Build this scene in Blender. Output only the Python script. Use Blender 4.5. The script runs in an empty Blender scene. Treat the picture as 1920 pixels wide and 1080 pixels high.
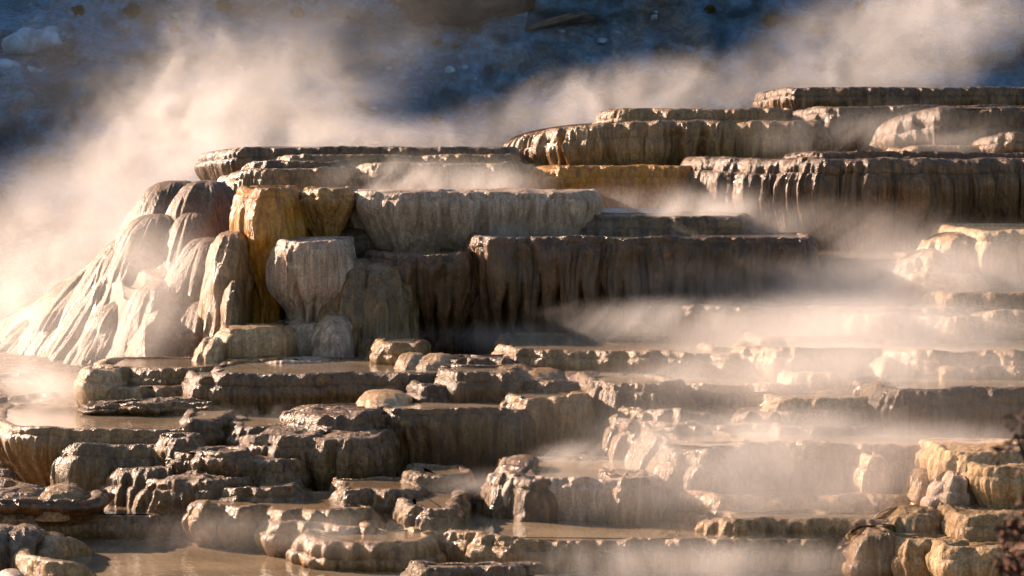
import bpy, math, random
import numpy as np
from mathutils import Vector

scene = bpy.context.scene
COL = scene.collection
R = math.radians

# ------------------------------------------------------------------ camera
CAM_Z = 4.0
HFOV = R(22)
F = 960 / math.tan(HFOV / 2)            # focal length in photograph pixels
PITCH = math.atan((540 - 250) / F)      # eye level lies on photo row 250
cd = bpy.data.cameras.new('camera')
cam = bpy.data.objects.new('camera', cd)
COL.objects.link(cam)
cam.location = (0, 0, CAM_Z)
cam.rotation_euler = (math.pi / 2 - PITCH, 0, 0)
cd.sensor_width = 36
cd.lens = 18 / math.tan(HFOV / 2)
cd.clip_start = 0.1
cd.clip_end = 600
cd.dof.use_dof = True
cd.dof.focus_distance = 30.5
cd.dof.aperture_fstop = 6.3
scene.camera = cam

# ------------------------------------------------------------------ light
SUN = Vector((-0.78, 0.50, 0.35)).normalized()   # towards the sun: low, left, a little behind the terraces
world = bpy.data.worlds.new('World')
scene.world = world
world.use_nodes = True
wn = world.node_tree
sky = wn.nodes.new('ShaderNodeTexSky')
sky.sky_type = 'NISHITA'
sky.sun_disc = False
sky.sun_elevation = math.asin(SUN.z)
sky.sun_rotation = math.atan2(SUN.x, SUN.y)
sky.dust_density = 1.0
bgn = wn.nodes['Background']
wn.links.new(sky.outputs[0], bgn.inputs[0])
bgn.inputs[1].default_value = 0.055
sl = bpy.data.lights.new('sun', 'SUN')
sl.energy = 5.0
sl.angle = R(0.5)
sl.color = (1.0, 0.725, 0.54)
so = bpy.data.objects.new('sun', sl)
COL.objects.link(so)
so.rotation_euler = (-SUN).to_track_quat('-Z', 'Y').to_euler()
so.location = (-20, 20, 30)

vs = scene.view_settings
vs.view_transform = 'Standard'
vs.look = 'None'
vs.gamma = 1
vs.exposure = 1.65
cy = scene.cycles
cy.use_denoising = True
cy.denoising_prefilter = 'FAST'
cy.use_adaptive_sampling = False
cy.max_bounces = 6
cy.diffuse_bounces = 3
cy.glossy_bounces = 3
cy.transmission_bounces = 2
cy.volume_bounces = 3
cy.volume_step_rate = 0.7
cy.volume_max_steps = 128
cy.caustics_reflective = False
cy.caustics_refractive = False
cy.sample_clamp_indirect = 2.0
cy.sample_clamp_direct = 12.0
cy.filter_width = 1.6

# ------------------------------------------------------------------ helpers
def ray(px, py):
    a = (px - 960) / F
    b = -(py - 540) / F
    c, s = math.cos(PITCH), math.sin(PITCH)
    return np.array([a, c + b * s, -s + b * c])

def P(px, py, D):
    """the point of the place that stands at distance D along +Y on this line of sight"""
    d = ray(px, py)
    k = D / d[1]
    return np.array([d[0] * k, D, CAM_Z + d[2] * k])

def _hash(ix, iy, iz, seed):
    h = (ix.astype(np.uint32) * np.uint32(374761393) + iy.astype(np.uint32) * np.uint32(668265263)
         + iz.astype(np.uint32) * np.uint32(2147483647 - 97) + np.uint32((seed * 1013904223) & 0xffffffff))
    h ^= h >> np.uint32(13)
    h *= np.uint32(1274126177)
    h ^= h >> np.uint32(16)
    h *= np.uint32(2246822519)
    h ^= h >> np.uint32(13)
    return (h & np.uint32(0xffffff)).astype(np.float32) / np.float32(0xffffff) * 2 - 1

def vn(x, y, z, seed=0):
    """smooth value noise, about -1..1"""
    x, y, z = np.broadcast_arrays(np.asarray(x, np.float32), np.asarray(y, np.float32), np.asarray(z, np.float32))
    fx, fy, fz = np.floor(x), np.floor(y), np.floor(z)
    ix, iy, iz = (q.astype(np.int32) for q in (fx, fy, fz))
    tx, ty, tz = x - fx, y - fy, z - fz
    tx, ty, tz = (t * t * t * (t * (t * 6 - 15) + 10) for t in (tx, ty, tz))
    def h(a, b, c): return _hash(ix + a, iy + b, iz + c, seed)
    def lp(a, b, t): return a + (b - a) * t
    return lp(lp(lp(h(0,0,0), h(1,0,0), tx), lp(h(0,1,0), h(1,1,0), tx), ty),
              lp(lp(h(0,0,1), h(1,0,1), tx), lp(h(0,1,1), h(1,1,1), tx), ty), tz)

def fbm(x, y, z, o=3, seed=0, g=0.5):
    s = 0; a = 1
    for i in range(o):
        s = s + a * vn(x * 2**i + 17.3 * i, y * 2**i - 9.1 * i, z * 2**i + 3.7 * i, seed + i)
        a *= g
    return s

def sst(a, b, x):
    t = np.clip((x - a) / (b - a), 0, 1)
    return t * t * (3 - 2 * t)

def mesh_np(name, verts, faces, mat, loc=(0, 0, 0), parent=None, smooth=True):
    me = bpy.data.meshes.new(name)
    v = np.asarray(verts, np.float32).reshape(-1, 3) - np.asarray(loc, np.float32)
    if isinstance(faces, np.ndarray):
        n, k = faces.shape
        me.vertices.add(len(v)); me.vertices.foreach_set('co', v.ravel())
        me.loops.add(n * k); me.loops.foreach_set('vertex_index', faces.astype(np.int32).ravel())
        me.polygons.add(n); me.polygons.foreach_set('loop_start', np.arange(0, n * k, k, dtype=np.int32))
        me.update(calc_edges=True)
        me.validate()
    else:
        me.from_pydata(v.tolist(), [], faces)
        me.update()
    if smooth:
        me.polygons.foreach_set('use_smooth', np.ones(len(me.polygons), bool))
    me.materials.append(mat)
    o = bpy.data.objects.new(name, me)
    COL.objects.link(o)
    if parent is not None:
        o.parent = parent
    else:
        o.location = loc
    return o

def tag(o, label=None, cat=None, group=None, kind=None):
    if label: o['label'] = label
    if cat: o['category'] = cat
    if group: o['group'] = group
    if kind: o['kind'] = kind
    return o

def grid_faces(rows, cols, wrap=False):
    r = np.arange(rows - 1)[:, None]
    cmax = cols if wrap else cols - 1
    c = np.arange(cmax)[None, :]
    c2 = (c + 1) % cols
    a = r * cols + c; b = r * cols + c2
    return np.stack([a, b, b + cols, a + cols], -1).reshape(-1, 4)

# ------------------------------------------------------------------ materials
def nodes(name):
    m = bpy.data.materials.new(name)
    m.use_nodes = True
    nt = m.node_tree
    nt.nodes.clear()
    out = nt.nodes.new('ShaderNodeOutputMaterial')
    return m, nt, out

def mapped(nt, scale, src='Position'):
    g = nt.nodes.new('ShaderNodeNewGeometry')
    mp = nt.nodes.new('ShaderNodeMapping')
    mp.inputs['Scale'].default_value = scale
    nt.links.new(g.outputs['Position'], mp.inputs[0])
    return mp.outputs[0]

def noise(nt, vec, scale, detail=4, rough=0.55, dist=0.0):
    n = nt.nodes.new('ShaderNodeTexNoise')
    n.inputs['Scale'].default_value = scale
    n.inputs['Detail'].default_value = detail
    n.inputs['Roughness'].default_value = rough
    n.inputs['Distortion'].default_value = dist
    nt.links.new(vec, n.inputs['Vector'])
    return n.outputs['Fac']

def rng(nt, fac, a, b, lo=0.0, hi=1.0):
    r = nt.nodes.new('ShaderNodeMapRange')
    for k, v in zip(('From Min', 'From Max', 'To Min', 'To Max'), (a, b, lo, hi)):
        r.inputs[k].default_value = v
    nt.links.new(fac, r.inputs[0])
    return r.outputs[0]

def mixc(nt, fac, a, b, mode='MIX'):
    m = nt.nodes.new('ShaderNodeMix')
    m.data_type = 'RGBA'
    m.blend_type = mode
    for val, idx in ((fac, 0), (a, 6), (b, 7)):
        if hasattr(val, 'is_linked'):
            nt.links.new(val, m.inputs[idx])
        elif idx == 0:
            m.inputs[0].default_value = val
        else:
            m.inputs[idx].default_value = (*val, 1)
    return m.outputs[2]

def math_n(nt, op, a, b=None):
    m = nt.nodes.new('ShaderNodeMath')
    m.operation = op
    for i, v in enumerate((a, b)):
        if v is None: continue
        if hasattr(v, 'is_linked'): nt.links.new(v, m.inputs[i])
        else: m.inputs[i].default_value = v
    return m.outputs[0]

def rock(name, c1, c2, c3, rough=(0.16, 0.40), bump=0.006, knob=26.0, streak=1.0, fine=0.006, coat=0.4):
    c1, c2, c3 = (tuple(x * 0.74 * k for x, k in zip(c, (1.10, 0.95, 0.70))) for c in (c1, c2, c3))
    m, nt, out = nodes(name)
    b = nt.nodes.new('ShaderNodeBsdfPrincipled')
    nt.links.new(b.outputs[0], out.inputs[0])
    pos = mapped(nt, (1, 1, 1))
    st = mapped(nt, (1, 1, 0.10))
    big = noise(nt, pos, 1.3, 5, 0.6)
    strk = noise(nt, st, 9.0, 5, 0.65)
    strk2 = noise(nt, mapped(nt, (1, 1, 0.07)), 24.0, 4, 0.6)
    col = mixc(nt, rng(nt, big, 0.40, 0.62), c1, c2)
    col = mixc(nt, rng(nt, strk, 0.48, 0.66, 0, streak), col, c3)
    col = mixc(nt, rng(nt, strk2, 0.52, 0.68, 0, 0.75 * streak), col, tuple(x * 0.6 for x in c3))
    col = mixc(nt, rng(nt, strk2, 0.34, 0.46, 0.5 * streak, 0), col, tuple(min(0.8, x * 1.5) for x in c2))
    spk = noise(nt, pos, 42.0, 4, 0.75)
    col = mixc(nt, rng(nt, spk, 0.36, 0.56, 0.7, 0.0), col, tuple(x * 0.4 for x in c1))
    crust = noise(nt, pos, 4.5, 6, 0.7)
    col = mixc(nt, rng(nt, crust, 0.58, 0.70, 0, 0.55), col, tuple(min(0.75, x * 1.9) for x in c2))
    nt.links.new(col, b.inputs['Base Color'])
    wet = noise(nt, st, 3.2, 4)
    nt.links.new(rng(nt, wet, 0.36, 0.64, rough[0], rough[1]), b.inputs['Roughness'])
    b.inputs['IOR'].default_value = 1.42
    # knobs and rivulets in the surface
    v = nt.nodes.new('ShaderNodeTexVoronoi')
    v.feature = 'SMOOTH_F1'
    v.inputs['Scale'].default_value = knob
    v.inputs['Smoothness'].default_value = 0.5
    wv = nt.nodes.new('ShaderNodeMix'); wv.data_type = 'VECTOR'
    wn_ = nt.nodes.new('ShaderNodeTexNoise'); wn_.inputs['Scale'].default_value = 6.0
    st2 = mapped(nt, (1, 1, 0.55))
    nt.links.new(st2, wn_.inputs['Vector'])
    wv.inputs[0].default_value = 0.10
    nt.links.new(st2, wv.inputs[4]); nt.links.new(wn_.outputs['Color'], wv.inputs[5])
    nt.links.new(wv.outputs[1], v.inputs['Vector'])
    b1 = nt.nodes.new('ShaderNodeBump')
    b1.inputs['Distance'].default_value = bump
    b1.inputs['Strength'].default_value = 1.0
    b1.invert = True
    nt.links.new(v.outputs['Distance'], b1.inputs['Height'])
    riv = noise(nt, mapped(nt, (1, 1, 0.16)), 22.0, 4, 0.65)
    b2 = nt.nodes.new('ShaderNodeBump')
    b2.inputs['Distance'].default_value = fine * 4
    b2.inputs['Strength'].default_value = 1.0
    nt.links.new(riv, b2.inputs['Height'])
    nt.links.new(b1.outputs[0], b2.inputs['Normal'])
    fn = noise(nt, pos, 60.0, 3, 0.7)
    b3 = nt.nodes.new('ShaderNodeBump')
    b3.inputs['Distance'].default_value = fine * 2
    nt.links.new(fn, b3.inputs['Height'])
    nt.links.new(b2.outputs[0], b3.inputs['Normal'])
    nt.links.new(b3.outputs[0], b.inputs['Normal'])
    b.inputs['Coat Weight'].default_value = coat
    b.inputs['Coat Roughness'].default_value = 0.05
    b.inputs['Coat IOR'].default_value = 1.4
    nt.links.new(b2.outputs[0], b.inputs['Coat Normal'])
    return m

def water(name, col, rough=0.04, rip=0.0012):
    m, nt, out = nodes(name)
    b = nt.nodes.new('ShaderNodeBsdfPrincipled')
    nt.links.new(b.outputs[0], out.inputs[0])
    pos = mapped(nt, (1, 1, 1))
    n1 = noise(nt, pos, 1.1, 4)
    nt.links.new(mixc(nt, rng(nt, n1, 0.38, 0.64), col, tuple(c * 0.6 for c in col)), b.inputs['Base Color'])
    b.inputs['Roughness'].default_value = rough
    b.inputs['IOR'].default_value = 1.33
    n2 = noise(nt, mapped(nt, (1, 0.6, 1)), 16.0, 3, 0.5)
    bp = nt.nodes.new('ShaderNodeBump')
    bp.inputs['Distance'].default_value = rip * 6
    bp.inputs['Strength'].default_value = 1.0
    nt.links.new(n2, bp.inputs['Height'])
    nt.links.new(bp.outputs[0], b.inputs['Normal'])
    return m

M = {
    'tan':   rock('tan_travertine', (0.33, 0.20, 0.085), (0.44, 0.30, 0.155), (0.17, 0.095, 0.036)),
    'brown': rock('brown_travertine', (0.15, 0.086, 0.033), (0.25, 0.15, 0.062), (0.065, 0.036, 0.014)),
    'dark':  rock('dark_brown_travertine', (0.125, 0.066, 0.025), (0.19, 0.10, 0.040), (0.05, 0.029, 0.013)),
    'amber': rock('amber_travertine', (0.74, 0.36, 0.028), (0.62, 0.28, 0.022), (0.30, 0.12, 0.012), rough=(0.10, 0.3)),
    'ochre': rock('ochre_travertine', (0.55, 0.32, 0.11), (0.62, 0.40, 0.18), (0.28, 0.15, 0.045)),
    'olive': rock('olive_travertine', (0.21, 0.135, 0.055), (0.28, 0.19, 0.095), (0.10, 0.065, 0.03)),
    'grey':  rock('grey_travertine', (0.54, 0.44, 0.41), (0.64, 0.54, 0.51), (0.34, 0.25, 0.21), rough=(0.35, 0.6), coat=0.25),
    'cream': rock('cream_travertine', (0.55, 0.39, 0.25), (0.66, 0.50, 0.35), (0.40, 0.27, 0.15), rough=(0.2, 0.45)),
    'slick': rock('wet_flowstone', (0.18, 0.112, 0.058), (0.25, 0.172, 0.10), (0.115, 0.068, 0.032), rough=(0.3, 0.6), bump=0.005, coat=0.15),
    'dry':   rock('dry_travertine', (0.46, 0.325, 0.19), (0.60, 0.48, 0.36), (0.34, 0.21, 0.095), rough=(0.5, 0.8), bump=0.02, knob=18, coat=0.0),
    'knob':  rock('knobbly_travertine', (0.22, 0.132, 0.058), (0.34, 0.225, 0.115), (0.10, 0.058, 0.024), rough=(0.15, 0.45), bump=0.02, knob=26, fine=0.009, coat=0.5),
}
M['water'] = water('milky_spring_water', (0.30, 0.225, 0.145), 0.025, 0.0008)
M['film'] = water('thin_spring_water', (0.22, 0.15, 0.085), 0.04, 0.002)

SEED = [3]
rnd = random.Random(11)
GT = 'travertine terraces stepping down the slope'
GL = 'rounded travertine mounds among the terraces'

def resample(pts, step_fn):
    pts = np.asarray(pts, float)
    seg = np.linalg.norm(np.diff(pts, axis=0), axis=1)
    s = np.concatenate([[0], np.cumsum(seg)])
    out = []
    t = 0.0
    while t < s[-1]:
        x = np.interp(t, s, pts[:, 0]); y = np.interp(t, s, pts[:, 1])
        out.append((x, y))
        t += step_fn(x, y)
    return np.array(out)

def smooth_ring(a, k):
    n = len(a)
    ker = np.hanning(2 * k + 3)[1:-1]; ker /= ker.sum()
    pad = np.concatenate([a[-k:], a, a[:k]])
    return np.convolve(pad, ker, 'valid')[:n]

def terrace(x0, x1, yt, yb, D, label, mat='tan', rl=45, rr=45, ld=0.9, rd=0.9, drop=0, dropr=0, flare=-0.10, bulge=0.06,
            lob=0.07, lobw=0.8, flu=0.03, ff=9.0, kn=0.016, rc=0.13, tilt=0.0, bow=0.0, B=2.6, pool='water', ext=0.25,
            drape=0.0, waist=0.0, lipn=0.012, name='travertine_terrace', group=GT, cat='terrace', front=None):
    """One basin of rimstone: an outline in plan, a rolled lip, a fluted wall below it and still water inside."""
    SEED[0] += 1
    sd = SEED[0]
    q = D / F
    ld, rd = min(ld, 0.72 * B), min(rd, 0.72 * B)
    rl, rr = min(rl, 0.72 * (x1 - x0)), min(rr, 0.22 * (x1 - x0))
    lob, flu, lipn = lob * 1.7, flu * 1.4, lipn * 1.5
    cx = (x0 + x1) / 2
    ztop = P(cx, yt, D)[2]
    zbot = P(cx, yb, D)[2] - ext
    X0, X1 = P(x0, yt, D)[0], P(x1, yt, D)[0]
    WL, WR = rl * q, rr * q
    n = 24
    pts = [(X0, D + B), (X0, D + ld + tilt * 0)]
    for i in range(1, n):
        t = i / n * math.pi / 2
        pts.append((X0 + WL * (1 - math.cos(t)), D + ld * (1 - math.sin(t))))
    m = 60
    for i in range(m + 1):
        k = i / m
        x = X0 + WL + (X1 - WR - X0 - WL) * k
        pts.append((x, D + tilt * k - bow * 4 * k * (1 - k)))
    for i in range(1, n):
        t = i / n * math.pi / 2
        pts.append((X1 - WR * (1 - math.sin(t)), D + tilt + rd * (1 - math.cos(t))))
    pts.append((X1, D + tilt + rd)); pts.append((X1, D + B)); pts.append((X0, D + B))
    if front is not None:                      # an outline of its own, given in plan as (photo column, distance)
        fp = [(P(a, yt, d)[0], d) for a, d in front]
        fp = np.array(fp)
        tt = np.linspace(0, len(fp) - 1, 90)
        # Catmull-Rom
        cr = []
        for t in tt:
            i = min(int(t), len(fp) - 2); f = t - i
            p0, p1, p2, p3 = fp[max(i-1,0)], fp[i], fp[i+1], fp[min(i+2, len(fp)-1)]
            cr.append(0.5*((2*p1)+(-p0+p2)*f+(2*p0-5*p1+4*p2-p3)*f*f+(-p0+3*p1-3*p2+p3)*f**3))
        bk = max(p[1] for p in cr) + B
        pts = [(cr[0][0], bk)] + [tuple(p) for p in cr] + [(cr[-1][0], bk), (cr[0][0], bk)]
    Dn = min(p[1] for p in pts)
    Dx = max(p[1] for p in pts)
    fine_to = Dn + max(ld, rd, 0.5) * 1.0 + 0.25 + max(0, tilt) if front is None else Dx - B * 0.8
    sp = 0.0175 if (X1 - X0) < 9 else 0.02
    ring = resample(pts, lambda x, y: sp if (y < fine_to) else 0.10)
    N = len(ring)
    xs, ys = ring[:, 0], ring[:, 1]
    def normals(xs, ys, k=3):
        ax, ay = smooth_ring(xs, k), smooth_ring(ys, k)
        tx, ty = np.roll(ax, -2) - np.roll(ax, 2), np.roll(ay, -2) - np.roll(ay, 2)
        L = np.hypot(tx, ty) + 1e-9
        return ty / L * 1.0, -tx / L * 1.0
    nx, ny = normals(xs, ys)
    # the outline runs back-left -> front -> right, so the outward normal is (-ty, tx) flipped as needed
    mid = np.argmin(ys)
    if ny[mid] > 0: nx, ny = -nx, -ny
    d = np.hypot(np.roll(xs, -1) - xs, np.roll(ys, -1) - ys)
    s = np.concatenate([[0], np.cumsum(d)[:-1]])
    fr = 1 - sst(fine_to - 0.1, fine_to + 0.5, ys)         # detail only where it can be seen
    # lobes: rounded scallops with cusps between them
    w = s / lobw + 0.6 * vn(s / lobw * 0.7, sd * 3.1, 0, sd)
    lo = np.abs(np.sin(math.pi * w)) ** 0.7 - 0.6
    lo = lo * (0.55 + 0.45 * vn(np.floor(w) * 1.37, 5.5, sd, sd))
    off0 = lob * (lo + 0.8 * vn(s * 0.9, 2.2, sd, sd + 5) + 0.35 * vn(s * 3.1, 7.2, sd, sd + 6)) * fr
    off0 = smooth_ring(off0, 2)
    xs, ys = xs + nx * off0, ys + ny * off0
    nx2, ny2 = normals(xs, ys, 5)
    if ny2[mid] > 0: nx2, ny2 = -nx2, -ny2
    nx, ny = nx2, ny2
    # height of the lip along the rim
    kx = np.clip((xs - X0) / max(WL, 1e-3), 0, 1)
    kr = np.clip((X1 - xs) / max(WR, 1e-3), 0, 1)
    zl = ztop + lipn * (fbm(s * 2.2, 1.1, sd, 3, sd) ) * fr
    zl = zl - drop * q * (1 - np.sqrt(np.clip(1 - (1 - kx) ** 2, 0, 1))) - dropr * q * (1 - np.sqrt(np.clip(1 - (1 - kr) ** 2, 0, 1)))
    H = ztop - zbot
    rc = rc * (0.7 + 0.6 * ((sd * 0.618) % 1.0))
    if H > 0.55: flare = flare - 0.04 - 0.08 * ((sd * 0.377) % 1.0)
    rim = 0.10
    rows = []          # (u, offset, dz from lip)
    rows += [(-1, -rim - 0.05, -0.09), (-1, -rim - 0.02, -0.035), (-1, -rim * 0.8 - rc * 0.3, -0.008), (-1, -rc * 0.75 - 0.01, 0.0)]
    for i in range(1, 7):
        t = i / 7 * math.pi / 2
        rows.append((0, -rc * 0.75 * (1 - math.sin(t)), -rc * (1 - math.cos(t))))
    nw = int(min(120, max(14, (H - rc) / 0.019)))
    for i in range(nw + 1):
        u = i / nw
        o = bulge * math.sin(math.pi * min((u / 0.75) ** 0.6, 1)) + flare * u ** 1.6 - waist * math.exp(-((u - 0.62) / 0.16) ** 2)
        rows.append((u, o, None))
    nr = len(rows)
    U = np.array([max(r[0], 0) for r in rows])[:, None]
    O = np.array([r[1] for r in rows])[:, None] * np.ones((1, N))
    Z = np.empty((nr, N))
    for i, r in enumerate(rows):
        if r[2] is not None: Z[i] = zl + r[2]
        else: Z[i] = (zl - rc) + (zbot - (zl - rc)) * r[0]
    S = s[None, :]
    dep = (ztop - Z)                                # depth under the lip in metres
    # flutes
    sw = S + 0.06 * vn(S * 1.7, dep * 2.0, sd, sd + 9) + 0.02 * vn(S * 6, dep * 5, sd, sd + 10)
    r1 = 1 - 2 * np.abs(vn(sw * ff * 0.5, dep * 0.35, sd * 1.7, sd + 1))
    r2 = 1 - 2 * np.abs(vn(sw * ff * 1.25, dep * 0.7, sd * 2.3, sd + 2))
    ramp = sst(0.02, 0.35, dep)
    O += flu * (0.8 * r1 + 0.45 * r2 - 0.5) * ramp * fr
    r4 = 1 - 2 * np.abs(vn(sw * 13, dep * 0.6, sd * 3.3, sd + 12))
    O += 0.027 * r4 * sst(0.0, 0.15, dep) * (0.5 + 0.8 * sst(-.3, .5, vn(S * 1.1, dep, 9.1, sd + 13))) * fr
    if drape > 0:                                   # hanging curtains that part into tapering fingers
        ph = sw / 0.25 + 0.35 * vn(S * 1.3, 1.7, sd, sd + 3)
        fid = np.floor(ph)
        tri = np.abs(ph - fid - 0.5) * 2
        ra = vn(fid * 3.37 + 0.5, sd * 1.9, 0.5, sd + 4)
        u0 = 0.30 + 0.22 * ra                         # where this finger parts from its neighbours
        hw = 1.15 - 0.85 * sst(u0, 1.0, U) ** 0.8
        rec = sst(hw - 0.30, hw + 0.12, tri) * sst(u0 - 0.1, u0 + 0.22, U)
        O += -drape * rec * fr + drape * 0.35 * ra * sst(0.1, 0.6, U) * fr
        O += 0.05 * (1 - tri ** 2) * sst(0.12, 0.5, U) * fr
    # knobs
    xx, yy = xs[None, :] + nx * O, ys[None, :] + ny * O
    km = 0.14 + 0.86 * np.exp(-(dep / 0.15) ** 2) + 0.35 * sst(0.25, 0.8, vn(S * 1.4, dep * 1.2, 3.3, sd + 20))
    kb = vn(xx * 11, yy * 11, Z * 9, 77) + 0.55 * vn(xx * 24, yy * 24, Z * 18, 78)
    O += kn * kb * km * fr * np.array([0.3 if r[0] < 0 else 1.0 for r in rows])[:, None]
    Z[3:11] += 0.4 * kn * kb[3:11] * fr
    O += 0.05 * vn(xx * 1.6, yy * 1.6, Z * 1.4, 60) * sst(0.05, 0.4, dep) * fr
    V = np.stack([xs[None, :] + nx * O, ys[None, :] + ny * O, Z], -1)
    loc = (float((X0 + X1) / 2), float(Dn + 0.5), float(zbot))
    o = bpy.data.objects.new(name, None)
    o.empty_display_size = 0.2
    o.location = loc
    COL.objects.link(o)
    tag(o, label, cat, group)
    kx_ = 11                                        # the rolled lip, then the wall below it
    mesh_np('rim', V[:kx_].reshape(-1, 3), grid_faces(kx_, N, wrap=True)[:, ::-1].copy(), M[mat], loc, parent=o)
    mesh_np('fluted_wall', V[kx_ - 1:].reshape(-1, 3), grid_faces(nr - kx_ + 1, N, wrap=True)[:, ::-1].copy(), M[mat], loc, parent=o)
    inner = V[1].copy()
    if drop or dropr:
        ix = np.clip(inner[:, 0], X0 + (WL * 0.8 if drop else 0), X1 - (WR * 0.8 if dropr else 0))
        inner[:, 0] = ix
    if pool in ('water', 'film'):
        step = max(1, N // 420)
        poly = inner[::step]
        W = np.stack([poly[:, 0], poly[:, 1], np.full(len(poly), ztop - 0.022)], -1)
        mesh_np('pool_water', W, [list(range(len(W)))], M[pool], loc, parent=o, smooth=False)
    else:                                           # a dry crusted top instead of water
        step = max(1, N // 500)
        e = V[2][::step]
        c = e.mean(0); c[2] = e[:, 2].max()
        rows = []
        for k in np.linspace(0, 1, 14)[:-1]:
            w_ = e + (c - e) * k
            w_[:, 2] = e[:, 2] + (c[2] - e[:, 2]) * sst(0, 0.8, k) - 0.004
            kk = vn(w_[:, 0] * 9, w_[:, 1] * 9, 3, 77) + .6 * vn(w_[:, 0] * 21, w_[:, 1] * 21, 3, 78)
            w_[:, 2] += (kn * 0.7 * kk + 0.03 * vn(w_[:, 0] * 2.2, w_[:, 1] * 2.2, 1, sd)) * sst(0, 0.15, k)
            rows.append(w_)
        W = np.stack(rows)
        mesh_np('crusted_top', W.reshape(-1, 3), grid_faces(13, W.shape[1], True), M[pool], loc, parent=o)
    return o

def lobe(ax, ay, bx, by, w, D, label, mat='slick', t=0.4, Db=None, p=2.2, curve=0.25, kn=0.012, flu=0.015, ff=12, tail=0.15, ext=0.15,
         name='travertine_mound', group=GL, cat='mound', taper=0.0, close=False):
    """A rounded flow mound: apex at photo (ax, ay), foot at (bx, by), half width w photo pixels."""
    SEED[0] += 1
    sd = SEED[0]
    Db = D if Db is None else Db
    A, Bp = P(ax, ay, D + t * 0.6), P(bx, by, Db)
    wm = w * 1.12 * D / F
    nv = int(np.clip(np.linalg.norm(A - Bp) / 0.018, 24, 110))
    na = int(np.clip(2 * math.pi * wm / 0.018, 48, 190))
    v = (np.linspace(0, 1 + ext / max(np.linalg.norm(A - Bp), 0.1), nv) ** 1.25)[:, None]
    th = np.linspace(0, 2 * math.pi, na, endpoint=False)[None, :]
    vc = np.clip(v, 0, 1)
    rad = np.clip(1 - (1 - np.clip(vc * 1.25, 0, 1)) ** p, 0, 1) ** (1 / p) * (1 - taper * vc ** 2) + tail * np.clip(v - 0.75, 0, 1)
    if close:
        rad = rad * np.sqrt(np.clip(1 - np.clip((v - 0.55) / 0.46, 0, 1) ** 2, 0, 1))
        v = np.minimum(v, 1.02)
    cxx = A[0] + (Bp[0] - A[0]) * (v ** (1 + curve))
    cyy = A[1] + (Bp[1] - A[1]) * np.minimum(v, 1)
    czz = A[2] + (Bp[2] - A[2]) * v
    rx, ry = wm * rad, t * rad
    X = cxx + rx * np.sin(th); Y = cyy - ry * np.cos(th); Z = czz + 0 * th
    S = th * wm / 1.0
    ridg = 1 - 2 * np.abs(vn(np.cos(th) * wm * ff * 0.8 + 30 , np.sin(th) * wm * ff * 0.8, v * 1.2, sd))
    dn = flu * ridg * rad + 0.16 * wm * (vn(np.cos(th) * 1.6, np.sin(th) * 1.6, v * 2.2, sd + 2) + .5 * vn(np.cos(th) * 3.2, np.sin(th) * 3.2, v * 5, sd + 7)) * rad
    X = X + dn * np.sin(th); Y = Y - dn * np.cos(th)
    kb = vn(X * 11, Y * 11, Z * 10, 77) + 0.55 * vn(X * 24, Y * 24, Z * 20, 78)
    kb = kb * (0.35 + 0.65 * np.exp(-(v * np.linalg.norm(A - Bp) / 0.32) ** 2))
    X = X + kn * kb * np.sin(th) * rad; Y = Y - kn * kb * np.cos(th) * rad; Z = Z + kn * 0.6 * kb
    V = np.stack([X, Y, Z], -1)
    loc = (float(Bp[0]), float(Bp[1]), float(Z.min()))
    o = mesh_np(name, V.reshape(-1, 3), grid_faces(nv, na, True)[:, ::-1].copy(), M[mat], loc)
    return tag(o, label, cat, group)

def ridge(pts, D, w, hgt, label, mat='tan', name='pool_rim', cat='rim', group=None):
    """A low rounded stone rim that follows a line in plan, given as (photo column, distance)."""
    SEED[0] += 1
    sd = SEED[0]
    zt = P(pts[0][0], D[0], D[1])[2]
    fp = np.array([(P(a, D[0], d)[0], d) for a, d in pts])
    cr = []
    for t in np.linspace(0, len(fp) - 1, 20 * len(fp)):
        i = min(int(t), len(fp) - 2); f = t - i
        p0, p1, p2, p3 = fp[max(i-1,0)], fp[i], fp[i+1], fp[min(i+2, len(fp)-1)]
        cr.append(0.5*((2*p1)+(-p0+p2)*f+(2*p0-5*p1+4*p2-p3)*f*f+(-p0+3*p1-3*p2+p3)*f**3))
    c = resample(cr, lambda x, y: 0.02)
    tx, ty = np.gradient(c[:, 0]), np.gradient(c[:, 1]); l = np.hypot(tx, ty) + 1e-9
    nx, ny = ty / l, -tx / l
    s = np.arange(len(c)) * 0.02
    ph = np.linspace(-1.45, 1.45, 30)[:, None]
    ww = w * (1 + 0.35 * vn(s * 2.5, 1, sd, sd))[None, :] * (np.clip(np.minimum(s, s[-1] - s) / 0.12, 0.05, 1) ** .5)[None, :]
    pr = np.sign(np.sin(ph)) * np.abs(np.sin(ph)) ** 0.7
    o_ = pr * ww; z = zt + 0.02 * vn(s * 3, 4, sd, sd)[None, :] - hgt * (1 - np.abs(np.cos(ph)) ** 0.45)
    X = c[None, :, 0] + nx * o_; Y = c[None, :, 1] + ny * o_
    kb = vn(X * 11, Y * 11, z * 10, 77) + .6 * vn(X * 24, Y * 24, z * 20, 78)
    z = z + 0.008 * kb - (0.20 * (1 - np.clip(np.minimum(s, s[-1] - s) / 0.35, 0, 1)) ** 2)[None, :]
    o_ = o_ + 0.014 * kb + 0.02 * np.abs(vn(s[None, :] * 7, z * 2, 3, sd)) * np.abs(pr)
    V = np.stack([c[None, :, 0] + nx * o_, c[None, :, 1] + ny * o_, z], -1)
    loc = (float(c[:, 0].mean()), float(c[:, 1].mean()), float(zt - hgt))
    o = mesh_np(name, V.reshape(-1, 3), grid_faces(30, len(c)), M[mat], loc)
    return tag(o, label, cat, group)

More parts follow.
